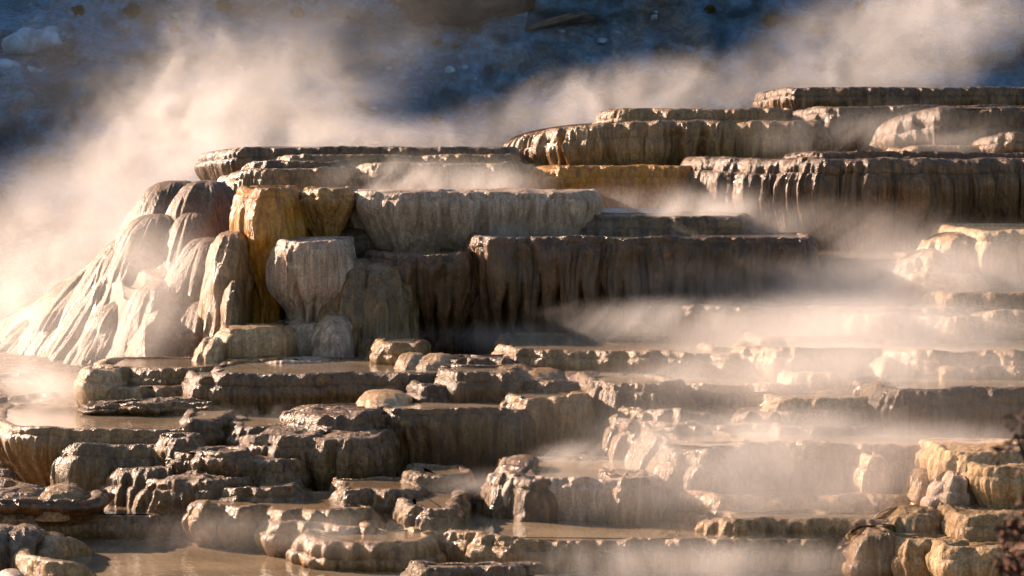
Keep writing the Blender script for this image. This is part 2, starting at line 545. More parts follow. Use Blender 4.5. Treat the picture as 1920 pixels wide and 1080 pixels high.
#SETTING
# ------------------------------------------------------------------ ground and hill
def ground():
    kd = np.array([10, 22, 23.5, 25, 26.5, 27.6, 28.6, 29.6, 31.0, 33, 35, 37, 70])
    ky = np.array([0, 1100, 1078, 1010, 940, 900, 822, 752, 694, 660, 0, 0, 0])
    kz = np.array([P(0, y, d)[2] if y else 0 for d, y in zip(kd, ky)]) - 0.12
    kz[:4] = CAM_Z - 4.12
    kz[4] = CAM_Z - 3.90
    kz[5] -= 0.06
    kz[10:] = (kz[9], kz[9] - 0.3, 0.0)
    xs = np.concatenate([np.linspace(-60, -9, 40), np.linspace(-8.8, 8.8, 320), np.linspace(9, 60, 40)])
    ys = np.concatenate([np.linspace(8, 21, 14), np.linspace(21.2, 34, 300), np.linspace(34.5, 75, 40)])
    X, Y = np.meshgrid(xs, ys)
    Z = np.interp(Y + 0.25 * vn(X * 0.9, Y * 0.9, 0, 5), kd, kz)
    st = np.floor(Z / 0.09 + 0.4 * vn(X * 1.2, Y * 1.2, 0, 9)) * 0.09
    Z = 0.5 * Z + 0.5 * st + 0.03 * fbm(X * 1.5, Y * 1.5, 0, 3, 6) + 0.012 * vn(X * 9, Y * 9, 1, 8)
    V = np.stack([X, Y, Z], -1).reshape(-1, 3)
    o = mesh_np('ground', V, grid_faces(len(ys), len(xs)), M['knob'])
    tag(o, 'wet brown travertine ground between and under the terraces', 'ground', kind='structure')
ground()

def hill_mat():
    m, nt, out = nodes('shaded_hill_rock')
    b = nt.nodes.new('ShaderNodeBsdfPrincipled')
    nt.links.new(b.outputs[0], out.inputs[0])
    pos = mapped(nt, (1, 1, 1.6))
    n1 = noise(nt, pos, 0.30, 7, 0.68, 0.3)
    n2 = noise(nt, mapped(nt, (1, 1, 1.3)), 0.8, 8, 0.74, 0.5)
    n3 = noise(nt, mapped(nt, (1, 1, 1.2)), 5.0, 8, 0.85, 0.2)
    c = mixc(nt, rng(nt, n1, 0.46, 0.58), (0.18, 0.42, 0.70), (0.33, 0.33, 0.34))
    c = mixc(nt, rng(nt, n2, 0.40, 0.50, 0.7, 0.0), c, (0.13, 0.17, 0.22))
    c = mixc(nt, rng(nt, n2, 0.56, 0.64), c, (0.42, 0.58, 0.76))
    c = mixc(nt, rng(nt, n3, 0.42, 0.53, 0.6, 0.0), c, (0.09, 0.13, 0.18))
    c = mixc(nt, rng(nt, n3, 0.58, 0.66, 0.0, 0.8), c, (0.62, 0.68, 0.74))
    nt.links.new(c, b.inputs['Base Color'])
    b.inputs['Roughness'].default_value = 0.9
    bp = nt.nodes.new('ShaderNodeBump')
    bp.inputs['Distance'].default_value = 0.3
    nt.links.new(n3, bp.inputs['Height'])
    nt.links.new(bp.outputs[0], b.inputs['Normal'])
    return m
M['hill'] = hill_mat()

def hill_y(x, z):
    base = 62 + (z + 2) / math.tan(R(57))
    return base + 1.6 * fbm(x * 0.10, z * 0.16, 3.3, 4, 40) + 0.35 * fbm(x * 0.7, z * 1.1, 1.3, 3, 44) - 6 * 0

def hill():
    xs = np.concatenate([np.linspace(-70, -15, 110), np.linspace(-14.8, 14.8, 420), np.linspace(15, 60, 80)])
    zs = np.concatenate([np.linspace(-3, 8.5, 230), np.linspace(8.8, 27, 60)])
    X, Z = np.meshgrid(xs, zs)
    Y = hill_y(X, Z)
    led = np.abs(vn(X * 0.45 + Z * .3, Z * 0.8, 7, 51))
    Y = Y - 0.8 * led - 0.35 * np.abs(vn(X * 1.2, Z * 1.5, 4, 53)) + 0.16 * vn(X * 3, Z * 3.6, 2, 52)
    V = np.stack([X, Y, Z], -1).reshape(-1, 3)
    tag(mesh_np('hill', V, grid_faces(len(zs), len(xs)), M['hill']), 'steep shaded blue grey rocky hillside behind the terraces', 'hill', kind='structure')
hill()
# ------------------------------------------------------------------ terraces, far to near
T, L = terrace, lobe
# topmost, right of the middle, half lost in steam
T(1447, 2060, 162, 222, 41, 'topmost terrace of all, long flat brown rim against the blue hillside', 'brown', rl=75, drop=8, lob=.06, B=3, tilt=.0, dropr=14, rr=170, rd=2.0)
T(1487, 1990, 198, 292, 39.6, 'steaming brown tier directly under the topmost rim, its left shoulder bright and wet', 'brown', rl=95, drop=16, ld=1.3, B=2)
T(1126, 1485, 203, 240, 40.2, 'low thin rim left of the topmost terrace with a row of sunlit drips', 'tan', rl=35, lob=.10, lobw=.6, drop=5)
T(928, 1560, 226, 322, 38.6, 'broad domed terrace with silvery water sheeting down its rounded left shoulder', 'tan', rl=270, ld=3.0, drop=60, lob=.11, lobw=.45, flu=.05, ff=12, rc=.25, B=4.5)
T(1660, 2080, 200, 285, 38, 'dark rounded terrace with one bright water curtain on its left edge, beneath the topmost rim', 'brown', rl=120, ld=2.0, drop=38, lob=.05, rc=.22, flu=.03, B=3)
T(1690, 1900, 270, 296, 37.4, 'low sunlit step at the foot of the dark rounded terrace', 'tan', rl=60, drop=8, lob=.1, lobw=.5)
T(1840, 2080, 249, 292, 37.0, 'small rounded terrace with glittering corner at the foot of the dark rounded one', 'brown', rl=70, drop=14, rc=.15)
T(958, 1330, 311, 358, 37.0, 'amber wet step under the domed terrace, glowing at its left corner', 'amber', rl=90, ld=1.5, lob=.08, flu=.03)
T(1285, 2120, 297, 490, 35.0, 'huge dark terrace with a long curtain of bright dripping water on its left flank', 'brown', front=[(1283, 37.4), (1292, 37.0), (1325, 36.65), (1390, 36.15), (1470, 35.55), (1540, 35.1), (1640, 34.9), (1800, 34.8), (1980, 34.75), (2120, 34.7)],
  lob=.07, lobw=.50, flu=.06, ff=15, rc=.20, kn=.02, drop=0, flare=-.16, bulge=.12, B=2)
T(1490, 2120, 285, 312, 35.9, 'thin knobbly upper rim set back on top of the huge dark terrace', 'dark', rl=60, drop=9, kn=.020, rc=.08, lob=.05, B=1.5)
# upper left
T(365, 960, 276, 335, 37.6, 'uppermost terrace on the left side, long straight steaming rim above the amber ones', 'brown', rl=110, ld=1.5, drop=14, lob=.07, lobw=.7)
T(495, 960, 291, 325, 37.1, 'narrow tan ledge just beneath the uppermost left rim', 'tan', rl=60, drop=12, lob=.08)
T(650, 975, 305, 356, 36.5, 'steam veiled terrace with a small bright corner, behind the grey violet bowl', 'tan', rl=70, drop=14, lob=.07)
T(385, 640, 314, 455, 35.6, 'tall tan terrace with rounded left corner behind the amber column', 'tan', rl=120, ld=1.2, drop=34, flare=-.2, lob=.07, flu=.02, B=1.8)
T(440, 640, 302, 330, 36.4, 'thin glittering ledge behind the tall tan terrace', 'brown', rl=70, drop=10, kn=.02)
# middle left group
T(440, 544, 352, 640, 32.7, 'amber orange column of long wet flutes, narrow and glistening', 'amber', rl=60, ld=.7, lob=.035, lobw=.30, flu=.075, ff=8, waist=.10, flare=.02, bulge=.10, rc=.09, B=1.5, rr=30)
T(550, 662, 354, 452, 33.2, 'undercut ochre bowl between the amber column and the grey violet bowl', 'ochre', rl=50, flare=-.12, bulge=.06, lob=.05, lobw=.3, flu=.03, ff=14, B=1.3, ext=.05)
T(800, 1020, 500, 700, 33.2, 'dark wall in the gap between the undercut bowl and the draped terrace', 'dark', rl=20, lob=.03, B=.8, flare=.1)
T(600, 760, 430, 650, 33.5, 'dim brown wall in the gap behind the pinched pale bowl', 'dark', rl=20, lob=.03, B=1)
T(648, 1120, 360, 480, 33.1, 'wide grey violet bowl with a bluish rim, third from the amber column', 'grey', rl=110, ld=1.3, flare=-.34, bulge=.08, lob=.07, lobw=.6, flu=.035, ff=13, rc=.09, B=1.6, pool='grey')
T(880, 1420, 403, 452, 33.4, 'flat grey brown ledge in steam behind the large draped terrace', 'brown', rl=70, lob=.05, B=1.2)
T(1325, 1730, 483, 580, 32.8, 'low dim grey wall in steam to the right of the large draped terrace', 'brown', rl=50, lob=.05, B=2)
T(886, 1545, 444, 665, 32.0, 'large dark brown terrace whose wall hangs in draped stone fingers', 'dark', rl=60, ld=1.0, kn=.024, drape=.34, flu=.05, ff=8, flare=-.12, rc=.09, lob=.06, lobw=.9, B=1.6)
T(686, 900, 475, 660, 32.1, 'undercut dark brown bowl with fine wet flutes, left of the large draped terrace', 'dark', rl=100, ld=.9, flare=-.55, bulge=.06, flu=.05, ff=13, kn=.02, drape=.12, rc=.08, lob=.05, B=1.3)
L(664, 484, 640, 668, 54, 32.15, 'olive brown rounded mound left of the undercut dark bowl', 'olive', t=.5, p=3.4, flu=.035, curve=.1, ff=9)
L(722, 490, 716, 662, 58, 32.1, 'dark olive mound tucked against the undercut dark bowl', 'olive', t=.5, p=3.4, flu=.04, curve=.1, ff=9)
T(506, 655, 451, 625, 31.9, 'pale grey fluted bowl with a pinched waist', 'grey', rl=60, ld=.8, waist=.13, flare=-.05, bulge=.05, flu=.06, ff=11, drape=.07, lob=.035, lobw=.45, rc=.08, B=1.2, pool='grey', rr=50)
T(497, 640, 608, 690, 31.75, 'fluted grey foot under the pinched pale bowl', 'grey', rl=50, ld=.6, flare=.06, flu=.05, ff=10, rc=.14, drop=8, lob=.05, lobw=.3, B=.8, pool='grey')
L(628, 590, 618, 690, 36, 31.6, 'small smooth grey mound at the foot of the olive mounds', 'grey', t=.35, p=2.6)
L(690, 600, 690, 690, 40, 31.9, 'dim brown mound at the foot of the undercut dark bowl', 'olive', t=.35, p=2.6)
L(438, 432, 410, 650, 44, 32.5, 'great drop shaped tan lobe beside the amber column', 'tan', t=.55, p=2.8, curve=.1, flu=.02)
L(440, 525, 436, 640, 20, 31.9, 'small olive drop lying against the great tan lobe', 'olive', t=.3, p=2.3)
T(408, 545, 616, 685, 31.2, 'pale cream block in front of the amber column', 'cream', rl=30, flare=.05, flu=.008, kn=.007, lob=.04, rc=.07, B=.9, pool='cream')
L(390, 632, 374, 690, 16, 31.0, 'outer one of two small sunlit lobes beside the pale cream block', 'cream', t=.2, flu=.02)
L(404, 632, 396, 690, 17, 30.9, 'inner one of two small sunlit lobes, touching the pale cream block', 'cream', t=.2, flu=.02)
T(398, 520, 674, 694, 30.6, 'thin flat tan slab lying in the pool before the pale cream block', 'tan', rl=60, drop=5, flu=.01, rc=.05, B=.6, pool='tan', ext=.1)
T(492, 610, 678, 696, 30.5, 'thin grey slab in the pool at the foot of the pinched bowl', 'grey', rl=50, drop=5, flu=.01, rc=.05, B=.6, pool='grey', ext=.1)
# right middle, in steam
T(1812, 2080, 432, 560, 32.0, 'cream terrace with bright wavy curtains of water at the right edge of the view', 'cream', rl=50, lob=.06, lobw=.35, flu=.05, ff=12, waist=.05, rc=.14)
T(1746, 1835, 440, 560, 32.2, 'amber knobbly step beside the cream curtain terrace', 'ochre', rl=60, drop=16, lob=.06, lobw=.3, flu=.05, kn=.022, rc=.16, B=1.0, flare=.1, pool='tan')
T(1690, 1790, 474, 585, 31.95, 'sloping glittering step below the amber knobbly one', 'tan', rl=75, drop=30, lob=.07, lobw=.3, flu=.05, kn=.022, rc=.14, B=.9, flare=.1, pool='tan')
T(1650, 1860, 514, 580, 31.6, 'rounded pale step at the foot of the sloping glittering step', 'cream', rl=90, drop=26, lob=.06, rc=.14, kn=.02)
T(1747, 2080, 548, 592, 30.9, 'long pale step below the cream curtain terrace', 'cream', rl=60, drop=5, lob=.10, lobw=.6)
T(1823, 2080, 582, 640, 30.3, 'pale round cornered step lost in bright steam, under the long pale step', 'cream', rl=80, drop=10, lob=.10, lobw=.5, flu=.04)
T(1228, 1800, 575, 680, 30.8, 'long brown terrace with a bright dripping left corner, in front of the draped terrace', 'brown', rl=95, ld=1.6, lob=.07, lobw=.45, flu=.05, ff=12, rc=.10, tilt=-.4, B=1.6)
T(1690, 1960, 578, 620, 30.6, 'low step behind the right end of the long dripping brown terrace', 'tan', rl=50, lob=.08)
T(1177, 1250, 607, 640, 31.2, 'small knobbly block in the pool left of the dripping brown corner', 'tan', rl=35, kn=.02, B=.6, lob=.04)
T(1125, 1255, 630, 668, 30.9, 'low two lobed block in the pool under the small knobbly one', 'brown', rl=55, kn=.02, B=.7, lob=.06, lobw=.4)
T(1385, 1700, 630, 700, 29.9, 'pale step dissolving in steam before the long dripping terrace', 'tan', rl=50, lob=.07, flu=.04)
T(1412, 2060, 652, 745, 28.6, 'wide pale brown terrace glowing in the thickest steam', 'tan', rl=95, ld=1.4, drop=6, lob=.13, lobw=.85, flu=.04, tilt=-.35)
L(1660, 668, 1632, 740, 24, 28.35, 'single bright rib of water on the wide pale brown terrace', 'cream', t=.25, kn=.02, flu=.03)
T(1892, 2080, 672, 740, 28.2, 'pale lit corner at the right end of the wide pale brown terrace', 'cream', rl=50, flu=.04)
# centre
T(932, 1400, 652, 706, 29.8, 'thin curved rim with fluted edge holding the pool under the draped fingers', 'tan', rl=55, ld=1.2, lob=.08, lobw=.42, flu=.035, ff=12, rc=.06, tilt=-.9, B=2.4)
T(697, 800, 644, 702, 30.3, 'small white lit block in the pool, beneath the undercut dark bowl', 'tan', rl=40, lob=.05, kn=.016, B=.7)
L(775, 660, 768, 708, 28, 29.9, 'first of two small glaring white mounds in the pool', 'cream', t=.3, p=2.6, flu=.02)
L(822, 662, 806, 708, 34, 29.8, 'second small glaring white mound, the wider one in the pool', 'cream', t=.3, p=2.6, flu=.02)
T(822, 975, 674, 720, 29.3, 'low bumpy step with bright left end right of the two white mounds', 'brown', rl=60, drop=9, kn=.022, lob=.08, lobw=.4, B=.8)
L(960, 682, 960, 720, 40, 29.1, 'smooth tan boulder shaped mound under the thin curved rim', 'tan', t=.4, p=3)
L(1010, 690, 1012, 728, 44, 29.0, 'wider smooth tan mound under the thin curved rim', 'tan', t=.4, p=3)
L(1090, 696, 1092, 728, 36, 29.0, 'smallest smooth tan mound under the thin curved rim', 'brown', t=.4, p=3, kn=.02)
T(966, 1110, 714, 750, 28.6, 'low knobbly step above the bright dripping block', 'brown', rl=40, kn=.022, lob=.07, lobw=.4, B=1)
T(1050, 1180, 704, 735, 28.8, 'bumpy little rim with sparkling drips beside the diagonal ribs', 'knob', rl=50, drop=6, kn=.020, lob=.08, lobw=.4, B=.8)
T(340, 440, 705, 800, 29.15, 'narrow rounded lobe at the left end of the long pool terrace', 'brown', rl=45, ld=.7, flu=.02, lob=.04, B=1, rc=.12)
T(378, 850, 700, 800, 29.0, 'long brown grey terrace holding the still pool under the amber column', 'brown', rl=45, ld=.8, flu=.015, lob=.06, lobw=1.0, bulge=.08, rc=.11, kn=.010, B=2.2)
T(765, 880, 720, 772, 28.55, 'small square brown block standing in the shallow pool', 'brown', rl=40, kn=.018, lob=.04, B=.7, flu=.015)
T(833, 985, 697, 772, 28.45, 'taller brown block with two dripping ribs next to the square one', 'brown', rl=40, kn=.02, lob=.07, lobw=.45, B=.9, flu=.03)
L(722, 731, 716, 768, 44, 28.35, 'low gleaming white dome before the square brown block', 'cream', t=.5, p=2.6, flu=.02, kn=.008)
# left flank base and steps
T(145, 420, 688, 722, 29.9, 'layered tan step at the foot of the steaming flank', 'tan', rl=70, drop=8, ld=1.2, lob=.10, lobw=.5, flu=.03, B=1.4, pool='film')
T(168, 420, 724, 768, 29.4, 'second layered tan step with a bright left corner, above the oval pool', 'tan', rl=60, drop=6, lob=.08, lobw=.45, flu=.03, B=1.2, pool='film')
T(143, 215, 694, 772, 29.55, 'upright cream pillar of flutes mirrored in the oval pool', 'cream', rl=26, ld=.4, lob=.03, flu=.03, B=.5, rr=26)
T(172, 420, 755, 772, 28.9, 'dark wet flat slab at the edge of the oval pool', 'knob', rl=60, drop=5, kn=.02, lob=.10, lobw=.6, rc=.05, B=.5, pool='knob', ext=.1)
# lower left
T(-8, 350, 802, 925, 27.5, 'fluted grey brown basin holding the oval mirror pool', 'tan', front=[(-8, 29.4), (-12, 28.8), (-4, 28.2), (30, 27.8), (90, 27.58), (180, 27.5), (280, 27.5), (350, 27.5)],
  flare=-.26, bulge=.06, flu=.04, ff=10, lob=.03, rc=.07, kn=.009, B=.7, ext=.1)
T(105, 345, 833, 922, 27.2, 'olive brown step hugging the oval basin', 'olive', rl=60, drop=7, flare=.10, lob=.07, flu=.03, B=.8, pool='film')
T(185, 350, 880, 925, 26.6, 'low blue grey glossy step below the olive one', 'knob', rl=70, drop=4, flare=.12, lob=0.062, lobw=.5, B=.9, pool='film', kn=.02)
T(330, 440, 784, 862, 27.9, 'brown fluted bowl with bright left corner right of the oval pool', 'brown', rl=35, ld=.7, flare=-.12, flu=.03, lob=.05, B=1.5)
T(402, 600, 797, 862, 27.7, 'brown ledge with several dripping lobes right of the fluted bowl', 'brown', rl=50, lob=.10, lobw=.45, flu=.03, kn=.018, B=1.4)
T(288, 372, 822, 885, 26.95, 'small dripping step between the olive step and the fluted bowl', 'knob', rl=50, drop=6, lob=0.050, lobw=.25, flu=.06, kn=.02, rc=0.070, B=.5, pool='film')
T(308, 390, 850, 908, 26.6, 'small draped step below the fluted bowl', 'knob', rl=55, drop=7, lob=0.050, lobw=.25, flu=.06, kn=.022, rc=0.070, B=.5, pool='film', flare=.08)
T(352, 455, 846, 908, 26.5, 'wider draped step under the fluted bowl', 'knob', rl=65, drop=8, lob=0.056, lobw=.28, flu=.06, kn=.022, rc=0.075, B=.5, pool='film', flare=.08)
L(40, 914, 36, 955, 52, 26.2, 'bumpy glittering heap under the oval basin', 'knob', t=.5, p=2.8, kn=.03)
L(122, 908, 110, 945, 34, 26.1, 'small golden glittering heap beside the bumpy one', 'tan', t=.4, p=2.8, kn=.020)
T(-30, 180, 938, 965, 25.7, 'flat dark slab with a ragged edge in the shallow flats', 'dark', rl=40, kn=.02, lob=0.062, lobw=.7, rc=0.025, B=.8, pool='film', ext=.1, rr=120)
T(355, 700, 945, 1000, 25.5, 'low rim of bright dripping teeth in the foreground flats', 'tan', rl=50, lob=.13, lobw=.40, flu=.04, kn=.022, B=1.0, pool='film', tilt=-.3)
T(475, 720, 982, 1035, 24.9, 'amber brown foreground shelf with rippled edge', 'tan', rl=50, lob=.11, lobw=.42, flu=.03, kn=.014, B=.6, pool='film', tilt=-.3)
T(572, 800, 1008, 1062, 24.3, 'lower amber foreground shelf next to the mirror like puddle', 'tan', rl=50, lob=.11, lobw=.40, flu=.03, kn=.014, B=.6, pool='film')
T(615, 790, 918, 992, 25.6, 'small brown step with dripping left corner under the big dark wall', 'knob', rl=45, lob=.09, lobw=.4, flu=.03, kn=.022, B=.9, pool='film')
T(752, 870, 888, 945, 26.2, 'low round cornered block mirrored in the shallow water below the big dark wall', 'knob', rl=45, lob=.08, lobw=.4, kn=.022, B=.7, pool='film')
# bottom left corner
L(-5, 985, -20, 1080, 45, 24.3, 'pale blue grey dripping rock at the corner of the view', 'knob', t=.5, p=2.8, kn=.020)
L(48, 985, 40, 1075, 40, 24.4, 'glittering fluted rock next to the pale corner rock', 'knob', t=.4, p=2.8, kn=.020, flu=.03)
L(92, 1000, 84, 1065, 34, 24.5, 'smaller brown rock behind the puddle rim', 'tan', t=.35, p=2.8, kn=.02)
ridge([(178, 25.15), (140, 24.95), (95, 24.75), (60, 24.45), (45, 24.1), (60, 23.75), (110, 23.55), (150, 23.6), (186, 23.75)], (1032, 24.1), .085, .34, 'raised curving brick brown rim around the corner of the puddle', 'tan')
ridge([(-20, 23.5), (10, 23.35), (35, 23.1), (60, 22.9)], (1062, 23.5), .09, .3, 'short pale rim in the very corner below the curving brick brown one', 'grey')
T(-40, 420, 964, 1002, 26.1, 'low ragged brown ledge along the back of the puddle', 'knob', rl=30, lob=.09, lobw=.8, flu=.01, kn=.02, rc=.06, B=.5, pool='film', ext=.2)
# cascades of draped crust
T(430, 610, 814, 915, 27.0, 'draped crust pouring from the brown dripping ledge, its crest sloping down to the left', 'knob', rl=160, ld=1.0, drop=24, rc=0.110, flare=.08, lob=0.062, lobw=.36, kn=.020, flu=.06, pool='knob', B=1.0, lipn=.012)
T(395, 560, 862, 925, 26.6, 'lower draped crust with glittering crest, above the flats', 'knob', rl=140, ld=.8, drop=15, rc=0.090, flare=.10, lob=0.062, lobw=.34, kn=.020, flu=.06, pool='knob', B=.9, lipn=.012)
T(525, 720, 772, 890, 27.45, 'crusted shoulder leaning on the big dark wall, with one long hanging drip', 'brown', rl=140, ld=.9, drop=18, rc=0.110, flare=.02, lob=0.062, lobw=.42, kn=.024, flu=.06, pool='knob', B=1.0, lipn=.012)
T(558, 720, 822, 940, 26.75, 'nested crust curtains with bright drips in front of the crusted shoulder', 'knob', rl=120, ld=.9, drop=19, rc=0.100, flare=.06, lob=0.074, lobw=.30, kn=.020, flu=.06, pool='knob', B=.8, lipn=.012)
T(255, 470, 898, 940, 26.15, 'low glistening crust swelling out of the shallow flats', 'knob', rl=160, ld=.9, drop=9, rc=0.080, flare=.15, lob=0.062, lobw=.4, kn=.03, pool='knob', B=.8, lipn=.012)
T(380, 560, 915, 952, 25.85, 'broad glistening crust at the edge of the shallow flats', 'knob', rl=140, ld=.8, drop=8, rc=0.080, flare=.15, lob=0.062, lobw=.4, kn=.03, pool='film', B=.7, lipn=.012)
T(1075, 1260, 716, 870, 28.0, 'outer diagonal wall of glittering drips beside the bright block', 'knob', front=[(1080, 29.3), (1092, 28.9), (1112, 28.5), (1140, 28.2), (1180, 28.0), (1260, 27.95)], flare=.38, lob=.10, lobw=.40, flu=.045, kn=.020, rc=.10, B=.3, lipn=.02)
T(1130, 1330, 772, 890, 27.35, 'inner diagonal wall of glittering drips, one step lower', 'knob', front=[(1128, 28.5), (1138, 28.1), (1158, 27.75), (1185, 27.5), (1230, 27.35), (1330, 27.3)], flare=.34, lob=.11, lobw=.36, flu=.045, kn=.03, rc=.12, B=.3, lipn=.03)
T(1150, 1330, 800, 905, 26.75, 'ragged sunlit knobs where the diagonal walls meet the small pool', 'knob', front=[(1158, 27.7), (1165, 27.35), (1180, 27.05), (1205, 26.85), (1250, 26.7), (1330, 26.7)], flare=.40, lob=.12, lobw=.30, flu=.04, kn=.024, rc=.14, B=.3, lipn=.04, drop=0)
T(1225, 1400, 832, 990, 25.75, 'long diagonal glittering buttress at the left of the great fluted wall', 'knob', front=[(1232, 27.0), (1240, 26.6), (1255, 26.2), (1280, 25.92), (1320, 25.8), (1400, 25.78)], flare=.42, lob=.12, lobw=.40, flu=.05, kn=.024, rc=.12, B=.3, lipn=.03)
T(930, 1010, 892, 995, 25.55, 'rough sunlit slope against the left side of the square cut block', 'knob', front=[(932, 26.8), (934, 26.4), (942, 26.0), (958, 25.72), (985, 25.55), (1010, 25.55)], flare=.32, lob=.09, lobw=.3, flu=.04, kn=.024, rc=.10, B=.2, lipn=.03, pool='knob')
T(1120, 1210, 905, 1000, 25.1, 'sunlit diagonal spur at the right end of the square cut block', 'knob', front=[(1124, 25.9), (1128, 25.6), (1140, 25.3), (1165, 25.15), (1210, 25.12)], flare=.36, lob=.09, lobw=.3, flu=.04, kn=.024, rc=.10, B=.3, lipn=.03, pool='knob', drop=0)
T(738, 850, 952, 1095, 24.85, 'ragged sunlit wall at the bend of the curved foreground dam', 'knob', front=[(742, 26.4), (738, 26.0), (742, 25.5), (760, 25.15), (795, 24.95), (850, 24.85)], flare=.10, lob=0.074, lobw=.36, flu=.06, kn=.024, rc=0.060, B=.5, lipn=.012, pool='film')
# small tiers between the larger ones
T(1338, 1440, 655, 705, 29.6, 'small pale knobbly tier left of the thickest steam', 'tan', rl=40, lob=.08, lobw=.3, kn=.024, B=.6, lipn=.03)
T(1272, 1430, 685, 716, 29.15, 'low ragged rim in steam between the curved rim and the broad ribbed terrace', 'tan', rl=50, lob=.09, lobw=.3, kn=.020, B=.6, lipn=.03)
T(1745, 1840, 597, 645, 30.0, 'small bright tier beneath the long pale step', 'cream', rl=50, lob=.09, lobw=.3, flu=.04, kn=.022, B=.5)
T(1590, 1700, 588, 640, 30.25, 'small rim with two sparkling drips before the long dripping terrace', 'tan', rl=40, lob=.08, lobw=.3, kn=.022, B=.4)
T(1480, 1620, 700, 745, 28.05, 'short tier with one wide white fall in the middle right steam', 'cream', rl=50, lob=.10, lobw=.35, flu=.05, kn=.022, B=.5)
T(1760, 1960, 690, 740, 27.9, 'thin tier catching light above the large dim terrace', 'tan', rl=50, lob=.10, lobw=.5, kn=.022, B=.8)
T(1395, 1560, 772, 812, 27.15, 'crusty small tier under the bright cascade step', 'knob', rl=50, lob=.10, lobw=.35, kn=.020, B=.6, lipn=.03)
T(1560, 1700, 846, 900, 25.8, 'narrow ledge stuck to the upper part of the great fluted wall', 'tan', rl=60, drop=14, lob=.10, lobw=.35, flu=.04, kn=.020, flare=.15, B=.4, pool='tan')
T(1330, 1480, 870, 940, 25.6, 'draped ledge swelling from the middle of the great fluted wall', 'tan', rl=70, drop=26, lob=.10, lobw=.35, flu=.04, kn=.024, flare=.15, rc=.2, B=.5, pool='tan')
T(1030, 1120, 852, 885, 26.9, 'little glittering rim beside the small pool', 'knob', rl=40, lob=.08, lobw=.25, kn=.03, B=.5, lipn=.03)
T(870, 960, 1000, 1030, 24.75, 'tiny crusty rim standing in the pool of the curved dam', 'knob', rl=40, lob=0.043, lobw=.25, kn=.03, B=.3, lipn=.012, pool='film')
# centre foreground
T(665, 775, 778, 920, 27.5, 'narrow buttress with a bright dripping edge at the left of the big dark wall', 'brown', rl=60, ld=.6, lob=.08, lobw=.4, flu=.03, kn=.022, drop=8, B=.9)
T(712, 1010, 766, 925, 27.6, 'big dark wall with amber stains in the lower middle', 'brown', rl=35, ld=.7, lob=.06, lobw=.9, flu=.02, kn=.016, rc=.05, flare=-.02, B=1.3)
T(961, 1120, 742, 865, 27.85, 'bright dripping block to the right of the big dark wall', 'tan', rl=45, ld=.8, lob=.09, lobw=.5, flu=.025, kn=.020, rc=.07, flare=-.10, B=1.2)
T(1095, 1520, 714, 805, 28.4, 'broad tan terrace with diagonal glittering ribs at its left', 'tan', rl=100, ld=1.4, lob=.10, lobw=.55, flare=.12, kn=.024, tilt=-.5, B=1.4)
T(1310, 1660, 738, 800, 27.9, 'bright cascade step with three white falls, in steam', 'tan', rl=70, ld=1.0, lob=.14, lobw=.62, flu=.04, kn=.022, flare=.12, tilt=-.5, B=1.1)
T(1450, 1640, 745, 805, 27.3, 'short step with one white fall in front of the bright cascade step', 'cream', rl=50, drop=10, lob=.13, lobw=.5, flu=.04, flare=.12, B=.7)
T(1632, 2060, 727, 850, 26.8, 'large dim brown terrace in thin steam at the right', 'brown', rl=70, drop=8, ld=1.1, lob=.07, lobw=.9, flu=.025, kn=.02, B=1.5)
T(1200, 1520, 794, 850, 27.0, 'flat rimmed step with a thin mirror of water above the great fluted wall', 'tan', rl=60, ld=.9, lob=.07, lobw=.6, kn=.022, flare=.10, B=.9)
T(1440, 1680, 800, 850, 26.7, 'dim step with one sparkling fall above the great fluted wall', 'brown', rl=45, lob=.10, lobw=.5, kn=.02, B=.9)
T(1245, 1850, 826, 990, 26.0, 'great pale fluted wall filling the lower right, its left edge glittering', 'tan', rl=80, ld=1.0, lob=.09, lobw=.85, flu=.03, ff=7, kn=.022, flare=.22, tilt=-.5, B=1.1)
T(1612, 1668, 856, 960, 25.35, 'pale upright block leaning on the great fluted wall', 'cream', rl=20, ld=.3, rr=20, rd=.3, lob=.02, flare=.08, B=.4, flu=.01, pool='cream')
L(1722, 878, 1722, 930, 24, 25.2, 'small pale knob near the foot of the great fluted wall', 'tan', t=.25, p=2.8)
T(1290, 1900, 932, 1010, 25.0, 'faint lower tier at the foot of the great fluted wall', 'tan', rl=80, ld=1.2, lob=.08, lobw=.7, flare=.22, kn=.022, rc=.2, B=.9)
L(985, 852, 955, 905, 34, 26.1, 'glittering heap at the left end of the small pool', 'knob', t=.35, kn=.020, p=2.5)
T(938, 1240, 890, 992, 25.6, 'square cut grey brown block before the small steaming pool', 'grey', rl=30, ld=.7, lob=.06, lobw=.6, kn=.024, rc=.05, flare=.06, tilt=-.35, B=1.5, flu=.02)
T(735, 1560, 1014, 1095, 24.0, 'curved foreground dam with ragged glittering rim', 'tan', front=[(800, 27.0), (752, 26.4), (736, 25.9), (742, 25.4), (775, 25.0), (830, 24.7), (880, 24.4), (960, 24.15), (1060, 24.05), (1200, 24.0), (1330, 24.0), (1450, 24.05), (1560, 24.1)],
  lob=.10, lobw=.45, flu=.025, kn=.03, rc=.09, flare=.02, B=.4)
T(765, 1010, 1067, 1110, 23.2, 'lowest dark rim peeping in at the lower border of the view', 'knob', rl=40, kn=.024, lob=.07, B=.5)
